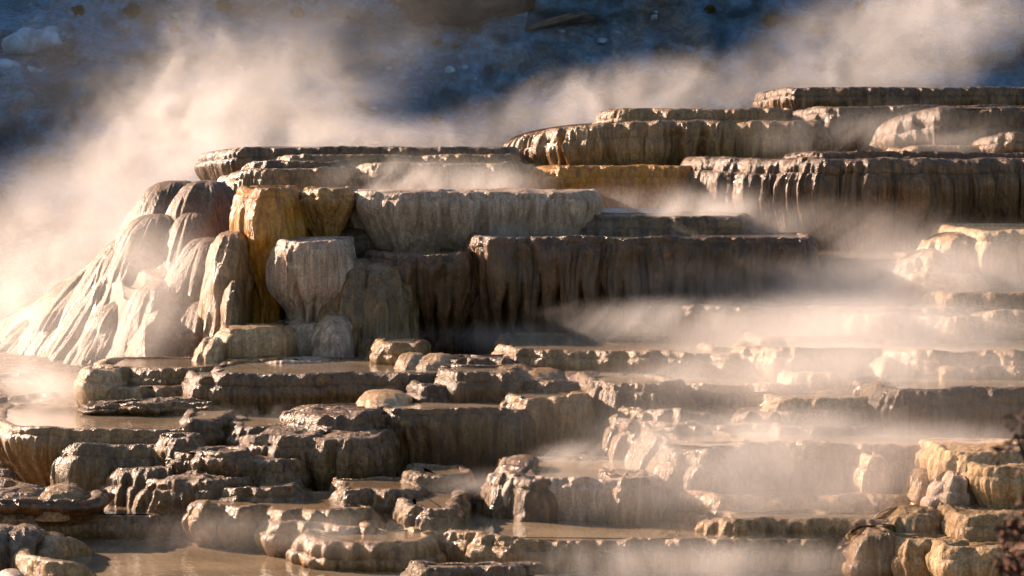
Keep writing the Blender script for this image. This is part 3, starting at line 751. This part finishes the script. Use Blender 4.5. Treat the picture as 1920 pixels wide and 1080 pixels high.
# lower right
T(1320, 1760, 972, 1100, 24.4, 'wide fluted wall in the right foreground with a glaring left end', 'tan', rl=70, ld=1.1, lob=.10, lobw=.6, flu=.03, kn=.022, flare=.2, drop=10, B=.6)
T(1765, 2080, 848, 960, 24.7, 'dry pale tufa terrace with dripping ochre edge behind the shrub', 'dry', rl=60, lob=.05, lobw=.6, flu=.05, ff=11, kn=.020, rc=.08, B=1.2, pool='dry')
T(1818, 2080, 880, 972, 24.2, 'nearer dry ochre terrace with flat frosted top, beside the shrub', 'dry', rl=60, lob=.05, lobw=.6, flu=.05, ff=11, kn=.020, rc=.07, B=1.0, pool='dry')
T(1758, 1830, 896, 985, 24.45, 'dull grey step at the left of the dry ochre terraces', 'grey', rl=35, drop=12, lob=.05, lobw=.3, kn=.02, rc=.14, B=.5, pool='grey')
T(1783, 2060, 966, 1042, 23.7, 'low rounded ochre terrace with white crust on top', 'dry', rl=45, ld=.7, lob=.05, flu=.025, kn=.018, rc=.12, B=.9, pool='dry')
T(1720, 1860, 960, 1005, 24.3, 'amber notch with sparkling water behind the rounded ochre terrace', 'amber', rl=40, lob=.06, kn=.02, B=.7)
T(1652, 1768, 962, 1030, 24.05, 'pinkish rounded step left of the amber notch', 'dry', rl=70, drop=26, lob=.06, lobw=.4, flu=.04, kn=.018, rc=.16, B=.6, pool='dry')
T(1584, 1700, 1000, 1100, 23.6, 'tall amber fluted step with one gleaming streak, below the pinkish step', 'tan', rl=70, drop=30, lob=.06, lobw=.4, flu=.05, kn=.016, rc=.18, B=.6, pool='tan')
T(1658, 1860, 1016, 1100, 23.4, 'rounded ochre bowl behind the lowest pale crusted ledge', 'dry', rl=45, lob=.07, lobw=.5, flu=.03, kn=.02, rc=.14, B=.6, pool='dry', flare=-.05)
T(1772, 2040, 1028, 1085, 23.0, 'lowest pale crusted ledge near the shrub', 'dry', rl=60, lob=.08, lobw=.4, flu=.03, kn=.02, B=.5, pool='dry')

# ---- the steaming flank: one slope and the flow mounds lying on it
def slope_z(X, Y):
    px = 960 + X / Y * F
    line = np.interp(px, [-250, -60, 0, 150, 270, 330, 400, 520], [800, 645, 600, 480, 365, 350, 335, 330])
    d = np.clip(36.0 - Y, 0, 9)
    zr = CAM_Z + (250 - line) / F * 36.0
    Z = zr - 0.16 * d - 0.066 * d ** 2 - 0.35 * np.clip(Y - 36.2, 0, 9)
    return Z - 0.22 - 1.2 * sst(370, 440, px)
def flank():
    xs = np.linspace(P(-200, 300, 34)[0], P(440, 300, 34)[0], 330)
    ys = np.linspace(29.8, 38.5, 360)
    X, Y = np.meshgrid(xs, ys)
    Z = slope_z(X, Y)
    q = X * 0.75 + Y * 0.65          # across the run of the flow
    r = X * -0.65 + Y * 0.75
    Z = Z + 0.16 * (1 - 2 * np.abs(vn(q * 1.3 + 0.3 * vn(q * 2, r, 0, 3), r * 0.35, 0, 70))) + 0.06 * (1 - 2 * np.abs(vn(q * 3.4, r * 0.8, 2, 71))) + 0.02 * vn(q * 10, r * 2, 0, 72)
    V = np.stack([X, Y, Z], -1).reshape(-1, 3)
    c = P(160, 600, 33)
    o = mesh_np('flowstone_slope', V, grid_faces(len(ys), len(xs)), M['slick'], (c[0], c[1], float(Z.min())))
    tag(o, 'long smooth flowstone flank running down into the steam on the left', 'flowstone slope')
flank()
def slope_hit(px, py):
    for Y in np.arange(29.8, 38.0, 0.05):
        p = P(px, py, Y)
        if p[2] <= slope_z(np.array(p[0]), np.array(Y)): return float(Y)
    return 36.0
GF = 'flow mounds on the steaming flank'
fl = [
 (330, 338, 270, 520, 58, 0, 'bright upper flow mound at the shoulder of the flank, the highest'),
 (388, 338, 340, 540, 54, 0, 'second bright flow mound from the shoulder of the flank'),
 (365, 395, 330, 560, 40, 0, 'flow mound tucked behind the tall tan terrace'),
 (378, 400, 352, 540, 34, 0, 'short hooked flow mound in the middle of the flank'),
 (395, 445, 340, 650, 58, 0, 'glittering tongue shaped flow mound, the most distinct on the flank'),
 (300, 400, 215, 600, 60, 0, 'long slanting flow mound left of the glittering tongue'),
 (270, 440, 150, 640, 62, 0, 'sunlit slanting mound halfway down the flank'),
 (310, 525, 275, 690, 56, 0, 'round headed mound below the glittering tongue'),
 (385, 560, 360, 700, 50, 0, 'wide dim mound beside the great tan lobe'),
 (215, 490, 90, 660, 62, 0, 'pale streaked mound low on the flank, deep in steam'),
 (245, 560, 170, 700, 56, 0, 'wide dim mound in the steam at the middle of the flank foot'),
 (165, 560, 40, 720, 64, 0, 'slanting mound with a bright head near the left border'),
 (95, 590, -40, 740, 60, 0, 'ghostly mound at the left border, nearly lost in steam'),
 (215, 600, 170, 720, 40, 0, 'small mound with two white streaks at the flank foot'),
 (300, 635, 240, 730, 56, 0, 'broad streaked apron at the foot of the flank'),
 (190, 665, 100, 770, 64, 0, 'pale draped apron left of the layered tan steps'),
 (95, 690, 20, 800, 60, 0, 'outermost pale apron glowing in steam above the oval pool'),
]
for ax, ay, bx, by, w, D, lab in fl:
    D = slope_hit(ax * .45 + bx * .55, ay * .45 + by * .55)
    L(ax, ay, bx, by + 40, w * 1.2, D + .45, lab, 'slick', t=.6, Db=D + .05, p=2.9, curve=.35, kn=.008, flu=.026, ff=18, name='flow_mound', group=GF, cat='flow mound', tail=.1, ext=.6)

# ---- water that lies between the terraces
def sheet(name, ref, d0, d1, label, mat):
    z = float(P(*ref)[2])
    V = [(-14, d0, z), (14, d0, z), (14, d1, z), (-14, d1, z)]
    o = mesh_np(name, V, [list(range(len(V)))], M[mat], smooth=False)
    if o.data.polygons[0].normal.z < 0: o.data.flip_normals()
    tag(o, label, 'water', kind='structure')
sheet('puddle', (300, 1073, 24.0), 15, 26.3, 'still milky water in the foreground', 'water')
sheet('shallow_water', (300, 965, 26.1), 26.15, 28.2, 'shallow rippling water over the brown flats', 'film')

# ------------------------------------------------------------------ things on the hill, the shrub, the splash
def hill_hit(px, py):
    for Y in np.arange(55, 95, 0.15):
        p = P(px, py, Y)
        if Y >= float(hill_y(np.array(p[0]), np.array(p[2]))) - 0.35: return Y, p
    return 80.0, P(px, py, 80.0)
def plain(name, c1, c2, rough=0.8, sc=3.0):
    m, nt, out = nodes(name)
    b = nt.nodes.new('ShaderNodeBsdfPrincipled')
    nt.links.new(b.outputs[0], out.inputs[0])
    pos = mapped(nt, (1, 1, 1))
    n = noise(nt, pos, sc, 5, 0.65)
    nt.links.new(mixc(nt, rng(nt, n, 0.38, 0.62), c1, c2), b.inputs['Base Color'])
    b.inputs['Roughness'].default_value = rough
    bp = nt.nodes.new('ShaderNodeBump'); bp.inputs['Distance'].default_value = 0.05
    nt.links.new(n, bp.inputs['Height']); nt.links.new(bp.outputs[0], b.inputs['Normal'])
    return m
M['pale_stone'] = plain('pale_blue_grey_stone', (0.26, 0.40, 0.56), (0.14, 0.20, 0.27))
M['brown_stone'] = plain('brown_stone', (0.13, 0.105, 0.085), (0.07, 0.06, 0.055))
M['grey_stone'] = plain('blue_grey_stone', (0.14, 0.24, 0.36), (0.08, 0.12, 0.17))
M['bush'] = plain('dull_olive_leaves', (0.06, 0.065, 0.025), (0.10, 0.085, 0.03))
M['twig'] = plain('dark_twig', (0.05, 0.028, 0.018), (0.09, 0.05, 0.03), sc=40)
M['leaf'] = plain('rusty_dry_leaf', (0.22, 0.065, 0.018), (0.10, 0.032, 0.013), 0.6, sc=60)
def boulder(px, py, w, h, label, mat='pale_stone', group=None, sharp=0.25, tilt=0.0):
    SEED[0] += 1
    D, p = hill_hit(px, py); q = D / F
    n1, n2 = 18, 28
    b = np.linspace(0, math.pi, n1)[:, None]; a = np.linspace(0, 2 * math.pi, n2, endpoint=False)[None, :]
    x, y, z = np.sin(b) * np.cos(a), np.sin(b) * np.sin(a), np.cos(b) + 0 * a
    k = 1 / (np.abs(x) ** 3.2 + np.abs(y) ** 3.2 + np.abs(z) ** 3.2) ** (1 / 3.2)
    k = k * (1 + sharp * fbm(x * 1.3, y * 1.3, z * 1.3, 3, SEED[0]))
    x, y, z = x * k * w * q, y * k * max(w, h) * q * 0.6, z * k * h * q
    z = z + x * math.tan(R(tilt))
    V = np.stack([x + p[0], y + p[1], z + p[2]], -1)
    o = mesh_np('boulder', V.reshape(-1, 3), grid_faces(n1, n2, True)[:, ::-1].copy(), M[mat], (p[0], p[1], float(p[2] - h * q)))
    return tag(o, label, 'boulder', group)
GB = 'boulders lying on the shaded hillside'
boulder(62, 78, 58, 26, 'largest pale blue slab on the shaded hillside, at the upper left', group=GB, tilt=4)
boulder(22, 128, 46, 16, 'ragged pale blue slab under the largest one', group=GB, tilt=-6)
boulder(28, 152, 22, 12, 'rounded pale stone with a rusty edge under the two slabs', group=GB)
boulder(122, 48, 12, 6, 'small pale stone right above the largest slab', group=GB, tilt=15)
boulder(1052, 60, 10, 5, 'pale stone nearest the yellow brown streak on the hill', group=GB)
boulder(1164, 95, 20, 6, 'long flat bluish slab lying across the scree', group=GB)
boulder(1106, 99, 9, 4, 'little flat stone beside the long bluish slab', group=GB)
boulder(1070, 116, 16, 4, 'thin slab below the little flat stone', group=GB, tilt=5)
boulder(1130, 76, 10, 5, 'dull pale stone above the long bluish slab', group=GB)
boulder(842, 132, 10, 7, 'single pale stone below the brown cliff', group=GB)
boulder(1072, 115, 12, 5, 'pale chip of stone half hidden by the thin slab', group=GB)
boulder(1040, 42, 62, 9, 'slanting yellow brown ledge of stone on the hill', 'brown_stone', GB, tilt=14)
boulder(835, 82, 22, 9, 'small brown boulder under the brown cliff', 'brown_stone', GB)
boulder(1090, 36, 26, 8, 'brown stone at the top end of the slanting ledge', 'brown_stone', GB, tilt=6)
for k in range(60):
    px = rnd.uniform(20, 1900); py = rnd.uniform(-5, 230)
    if px > 900 and py > 150: py = rnd.uniform(0, 150)
    w = rnd.uniform(2.2, 6.5)
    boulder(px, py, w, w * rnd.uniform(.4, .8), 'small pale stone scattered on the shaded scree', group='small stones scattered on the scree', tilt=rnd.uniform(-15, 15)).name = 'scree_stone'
# the brown cliff that stands out of the hill
boulder(862, -20, 112, 74, 'brown cliff of old rock standing out of the hillside', 'brown_stone', sharp=0.35).name = 'cliff'
for k in range(24):
    px = rnd.uniform(-20, 1920); py = rnd.uniform(-20, 240)
    if px > 900 and py > 150: py = rnd.uniform(-10, 140)
    w = rnd.uniform(5, 13)
    boulder(px, py, w, w * rnd.uniform(.35, .75), 'dull rock sunk in the shaded scree', rnd.choice(['brown_stone', 'grey_stone', 'grey_stone']), group='dull rocks sunk in the scree', sharp=.4, tilt=rnd.uniform(-20, 20)).name = 'scree_rock'
def leaves(n, fn, sz, seed):
    r_ = np.random.default_rng(seed)
    c = fn(n, r_)
    d1 = r_.normal(size=(n, 3)); d1 /= np.linalg.norm(d1, axis=1)[:, None]
    d2 = np.cross(d1, r_.normal(size=(n, 3))); d2 /= np.linalg.norm(d2, axis=1)[:, None]
    L_ = (sz * r_.uniform(.6, 1.4, n))[:, None]
    nn = np.cross(d1, d2)
    V = np.stack([c - d1 * L_, c + d2 * L_ * .35 + nn * L_ * .12, c + d1 * L_, c - d2 * L_ * .35 + nn * L_ * .12], 1)
    return V.reshape(-1, 3), np.arange(4 * n).reshape(n, 4)
def bush(px, py, w, h, label):
    SEED[0] += 1
    D, p = hill_hit(px, py); q = D / F
    o = bpy.data.objects.new('bush', None); o.location = (p[0], p[1], p[2] - h * q); COL.objects.link(o)
    tag(o, label, 'bush', 'bushes on the shaded hillside')
    def fn(n, r_):
        g = r_.normal(size=(n, 3)); g /= np.linalg.norm(g, axis=1)[:, None]
        g *= (r_.uniform(0.2, 1, n) ** .5)[:, None] * (1 + .35 * vn(g[:, 0] * 2, g[:, 1] * 2, g[:, 2] * 2, SEED[0]))[:, None]
        return g * np.array([w * q, w * q * .7, h * q]) + p - np.array([0, .2, 0])
    V, f = leaves(900, fn, 0.035, SEED[0])
    mesh_np('foliage', V, f, M['bush'], tuple(o.location), parent=o, smooth=False)
    tube('stem', [(p[0], p[1] + .1, p[2] - h * q * 1.2), (p[0] + .02, p[1] - .1, p[2] + .1)], .03, .012, M['twig'], o)
def tube(name, pts, r0, r1, mat, parent):
    pts = np.asarray(pts, float); n = len(pts); k = 8
    V = []
    for i, c in enumerate(pts):
        t = pts[min(i + 1, n - 1)] - pts[max(i - 1, 0)]; t /= np.linalg.norm(t)
        u = np.cross(t, (0.3, .9, .2)); u /= np.linalg.norm(u); w_ = np.cross(t, u)
        rr = r0 + (r1 - r0) * i / (n - 1)
        for j in range(k):
            a = 2 * math.pi * j / k
            V.append(c + rr * (math.cos(a) * u + math.sin(a) * w_))
    mesh_np(name, np.array(V), grid_faces(n, k, True), mat, tuple(parent.location), parent=parent)
for bx_, by_, bw_ in ((250, 20, 16), (330, 60, 12), (420, 10, 14), (150, 20, 12), (1000, 8, 10), (1330, 18, 9), (1610, 12, 11), (560, 24, 12)):
    bush(bx_, by_, bw_, bw_ * .8, 'small dull scrub bush on the shaded upper hillside')
bush(1442, 40, 13, 12, 'small olive bush on the blue scree, the higher one')
bush(1532, 58, 17, 14, 'wider olive bush on the blue scree at the edge of the steam')
def shrub():
    D = 7.0
    b = P(1905, 1250, D)
    o = bpy.data.objects.new('shrub', None); o.location = b; COL.objects.link(o)
    tag(o, 'blurred dry shrub with rusty leaves and dark twigs, close at the right border', 'shrub')
    tw = [[(1915, 1250), (1900, 1100), (1885, 1040), (1872, 985)], [(1930, 1250), (1925, 1000), (1935, 900), (1915, 850), (1870, 843), (1845, 862)],
          [(1940, 1200), (1950, 900), (1930, 800), (1905, 782), (1876, 784)], [(1950, 1000), (1940, 830), (1912, 818), (1880, 838), (1858, 868)],
          [(1910, 1200), (1895, 1080), (1868, 1060), (1858, 1084)], [(1935, 1100), (1925, 980), (1900, 960), (1880, 990), (1866, 1050)],
          [(1930, 950), (1915, 800), (1922, 770), (1932, 750)], [(1930, 900), (1905, 812), (1890, 845), (1885, 862)]]
    for i, pl in enumerate(tw):
        pts = [P(a, c, D + .06 * math.sin(i * 2.1 + j)) for j, (a, c) in enumerate(pl)]
        fine = []
        for j in range(len(pts) - 1):
            for t in np.linspace(0, 1, 6)[:-1]:
                fine.append(pts[j] + (pts[j + 1] - pts[j]) * t + np.array([0, 0, .004 * math.sin(t * math.pi)]))
        fine.append(pts[-1])
        tube('branch', fine, .006, .0022, M['twig'], o)
    cl = [(1905, 1000, 30, 34, 130), (1890, 1050, 24, 30, 90), (1915, 1060, 24, 30, 110), (1880, 1000, 10, 16, 24), (1872, 840, 8, 10, 6), (1896, 808, 9, 12, 10), (1890, 835, 7, 7, 6),
          (1912, 776, 10, 8, 10), (1870, 868, 8, 7, 6), (1915, 900, 8, 20, 8), (1865, 1068, 6, 12, 10), (1925, 960, 18, 18, 50)]
    def fn(n, r_):
        c = []
        for (a, b2, w, h, m) in cl:
            for _ in range(max(2, int(m / 2.2))):
                c.append(P(a + w * r_.normal() * .5, b2 + h * r_.normal() * .5, D + .05 * r_.normal()))
        return np.array(c)
    n = sum(max(2, int(c[-1] / 2.2)) for c in cl)
    V, f = leaves(n, fn, 0.019, 5)
    mesh_np('foliage', V, f, M['leaf'], tuple(b), parent=o, smooth=False)
shrub()
def splash():
    r_ = np.random.default_rng(4)
    V = []; Fc = []
    for k in range(260):
        c = P(1262 + 22 * r_.normal(), 1006 - abs(14 * r_.normal()), 24.35 + .1 * r_.normal())
        s_ = r_.uniform(.003, .008)
        i0 = len(V)
        for d in ((1,0,0),(0,1,0),(-1,0,0),(0,-1,0),(0,0,1.6),(0,0,-1)): V.append(c + s_ * np.array(d))
        for a, b2, c2 in ((0,1,4),(1,2,4),(2,3,4),(3,0,4),(1,0,5),(2,1,5),(3,2,5),(0,3,5)): Fc.append((i0 + a, i0 + b2, i0 + c2))
    o = mesh_np('splash', np.array(V), np.array(Fc), M['water'])
    tag(o, 'fine splash of sunlit drops over the curved foreground dam', 'splash', kind='stuff')
splash()
# ------------------------------------------------------------------ steam
def steam_mat(i, dens, sc, lo, hi, aniso=0.45, soft=0.15, power=1.0, stretch=(1, 1, 1.2), flat=0.0):
    m, nt, out = nodes('drifting_steam')
    pv = nt.nodes.new('ShaderNodeVolumePrincipled')
    pv.inputs['Color'].default_value = (0.97, 0.96, 0.95, 1)
    pv.inputs['Anisotropy'].default_value = aniso
    nt.links.new(pv.outputs[0], out.inputs['Volume'])
    tc = nt.nodes.new('ShaderNodeTexCoord')
    ln = nt.nodes.new('ShaderNodeVectorMath'); ln.operation = 'LENGTH'
    nt.links.new(tc.outputs['Object'], ln.inputs[0])
    fall = nt.nodes.new('ShaderNodeMapRange'); fall.interpolation_type = 'SMOOTHERSTEP'
    fall.inputs['From Min'].default_value = 1.0; fall.inputs['From Max'].default_value = soft
    nt.links.new(ln.outputs['Value'], fall.inputs[0])
    g = nt.nodes.new('ShaderNodeNewGeometry')
    mp = nt.nodes.new('ShaderNodeMapping')
    mp.inputs['Location'].default_value = (i * 3.7, i * 1.9, i * 5.3)
    mp.inputs['Rotation'].default_value = (0, R(-38), 0)
    m2 = nt.nodes.new('ShaderNodeMapping')
    m2.inputs['Scale'].default_value = stretch
    nt.links.new(g.outputs['Position'], mp.inputs[0])
    nt.links.new(mp.outputs[0], m2.inputs[0])
    mp = m2
    f = noise(nt, mp.outputs[0], sc, 6, 0.63, 1.1)
    k = math_n(nt, 'MULTIPLY', rng(nt, f, lo, hi), fall.outputs[0])
    if flat:
        sep = nt.nodes.new('ShaderNodeSeparateXYZ')
        nt.links.new(tc.outputs['Object'], sep.inputs[0])
        e = math_n(nt, 'MULTIPLY', sep.outputs[2], -flat)
        e = math_n(nt, 'EXPONENT', math_n(nt, 'MINIMUM', e, 0.0))
        k = math_n(nt, 'MULTIPLY', k, e)
    nt.links.new(math_n(nt, 'MULTIPLY', k, dens), pv.inputs['Density'])
    return m

def steam(px, py, D, wpx, hpx, thick, dens, label, sc=0.7, lo=0.43, hi=0.64, tilt=0.0, flat=0.0, aniso=0.5, soft=0.1, stretch=(1.15, 1.1, .9)):
    SEED[0] += 1
    dens = dens * (1.8 if px < 1000 else 1.65)
    c = P(px, py, D); q = D / F
    a = np.linspace(0, 2 * math.pi, 20, endpoint=False); b = np.linspace(0, math.pi, 11)
    A, Bm = np.meshgrid(a, b)
    V = np.stack([np.sin(Bm) * np.cos(A), np.sin(Bm) * np.sin(A), np.cos(Bm)], -1).reshape(-1, 3)
    o = mesh_np('steam', V, grid_faces(11, 20, True)[:, ::-1].copy(), steam_mat(SEED[0], dens, sc, lo, hi, aniso, soft, 1, stretch, flat))
    o.location = c
    o.scale = (wpx * q, thick, hpx * q)
    o.rotation_euler = (0, R(-tilt), 0)
    tag(o, label, 'steam', kind='stuff')
    return o

#          px   py   D   half w, half h, depth, density
steam( 330, 200, 40.5, 330, 210, 2.0, .22, 'torn wisps curling above the left flank', tilt=40, sc=1.1, lo=.47, hi=.62)
steam( 120, 520, 38.5, 420, 300, 3.2, .29, 'bright steam cloud rolling over the left flank', tilt=35, lo=.40, hi=.68, sc=.6)
steam( 420, 250, 43.0, 520, 230, 3.5, .22, 'steam drifting up and to the right in front of the hill', tilt=28, lo=.44, hi=.66, sc=.5)
steam( 480, 130, 49.0, 700, 300, 4.5, .03, 'thin high steam veil before the hill', tilt=10, sc=.35, lo=.32, hi=.7)
steam(  40, 680, 30.8, 220, 160, 1.6, .3, 'glowing steam at the left border', tilt=35)
steam( 230, 560, 31.6, 260, 190, 1.3, .40, 'thin steam in front of the flank mounds', tilt=40)
steam(1700,  70, 46.0, 420, 200, 3.0, .34, 'steam rising behind the topmost terrace', tilt=20, lo=.42, hi=.7)
steam(1200, 190, 43.5, 480, 110, 2.0, .35, 'low steam behind the domed terrace', tilt=8)
steam( 650, 275, 39.0, 420, 90, 1.2, .5, 'steam lifting from the uppermost left rim')
steam( 800, 345, 34.9, 300, 75, 1.0, 1.1, 'steam pooled behind the grey violet bowl', flat=.6)
steam(1650, 255, 36.8, 330, 80, .9, .45, 'steam between the topmost tiers', flat=.5)
steam(1250, 400, 34.3, 330, 80, .8, .9, 'steam in front of the amber wet step', flat=.5)
steam(1050, 440, 32.9, 330, 40, .5, 1.0, 'thin steam lying behind the large draped terrace')
steam(1560, 440, 33.6, 360, 90, .8, .55, 'steam drifting before the huge dark terrace', lo=.36, hi=.72)
steam(1800, 540, 31.4, 420, 150, 1.0, 1.2, 'dense steam by the cream curtain terrace', lo=.26, hi=.72)
steam(1450, 550, 31.6, 420, 90, .6, .9, 'steam bank behind the long dripping terrace', lo=.28, hi=.72)
steam(1620, 640, 29.8, 520, 130, .9, 1.5, 'thickest white steam over the middle right pool', lo=.22, hi=.72)
steam(1000, 640, 31.0, 330, 50, .7, .6, 'steam lying under the draped fingers', flat=.4)
steam(1600, 700, 27.75, 560, 110, .8, 1.0, 'steam before the wide pale brown terrace', lo=.24, hi=.72)
steam(1330, 720, 28.9, 300, 60, .6, .8, 'steam behind the broad ribbed terrace')
steam(1500, 810, 26.6, 460, 70, .6, .9, 'steam over the pool above the great fluted wall', flat=.3)
steam(1120, 860, 26.5, 170, 50, .6, 1.5, 'steam over the small pool', flat=.3)
steam(1500, 920, 24.8, 600, 180, .7, .6, 'thin steam before the great fluted wall', lo=.26, hi=.72)
steam( 930, 930, 26.0, 190, 70, .6, 1.0, 'steam along the foot of the big dark wall', flat=.3)
steam(1250, 1060, 23.6, 620, 80, .6, .9, 'steam creeping over the foreground water', flat=.3)
steam( 560, 790, 28.4, 300, 50, .5, .5, 'light steam before the long pool terrace')
steam( 500, 1000, 24.2, 480, 60, .7, .25, 'faint steam over the mirror like puddle', flat=.3)
steam(1780, 830, 25.6, 260, 60, .5, .5, 'faint steam behind the dry ochre terraces')
steam(1350, 830, 25.5, 380, 110, .7, .55, 'steam curling over the diagonal glittering ribs')
steam(  50, 735, 29.6, 200, 70, .7, .8, 'steam behind the oval pool', flat=.3)
steam(1250, 600, 30.6, 330, 60, .6, .9, 'steam at the left end of the long dripping terrace', flat=.3)
steam(1480, 800, 25.0, 760, 330, .7, .13, 'even thin steam veil over the lower right terraces', lo=.15, hi=.8, sc=.5)
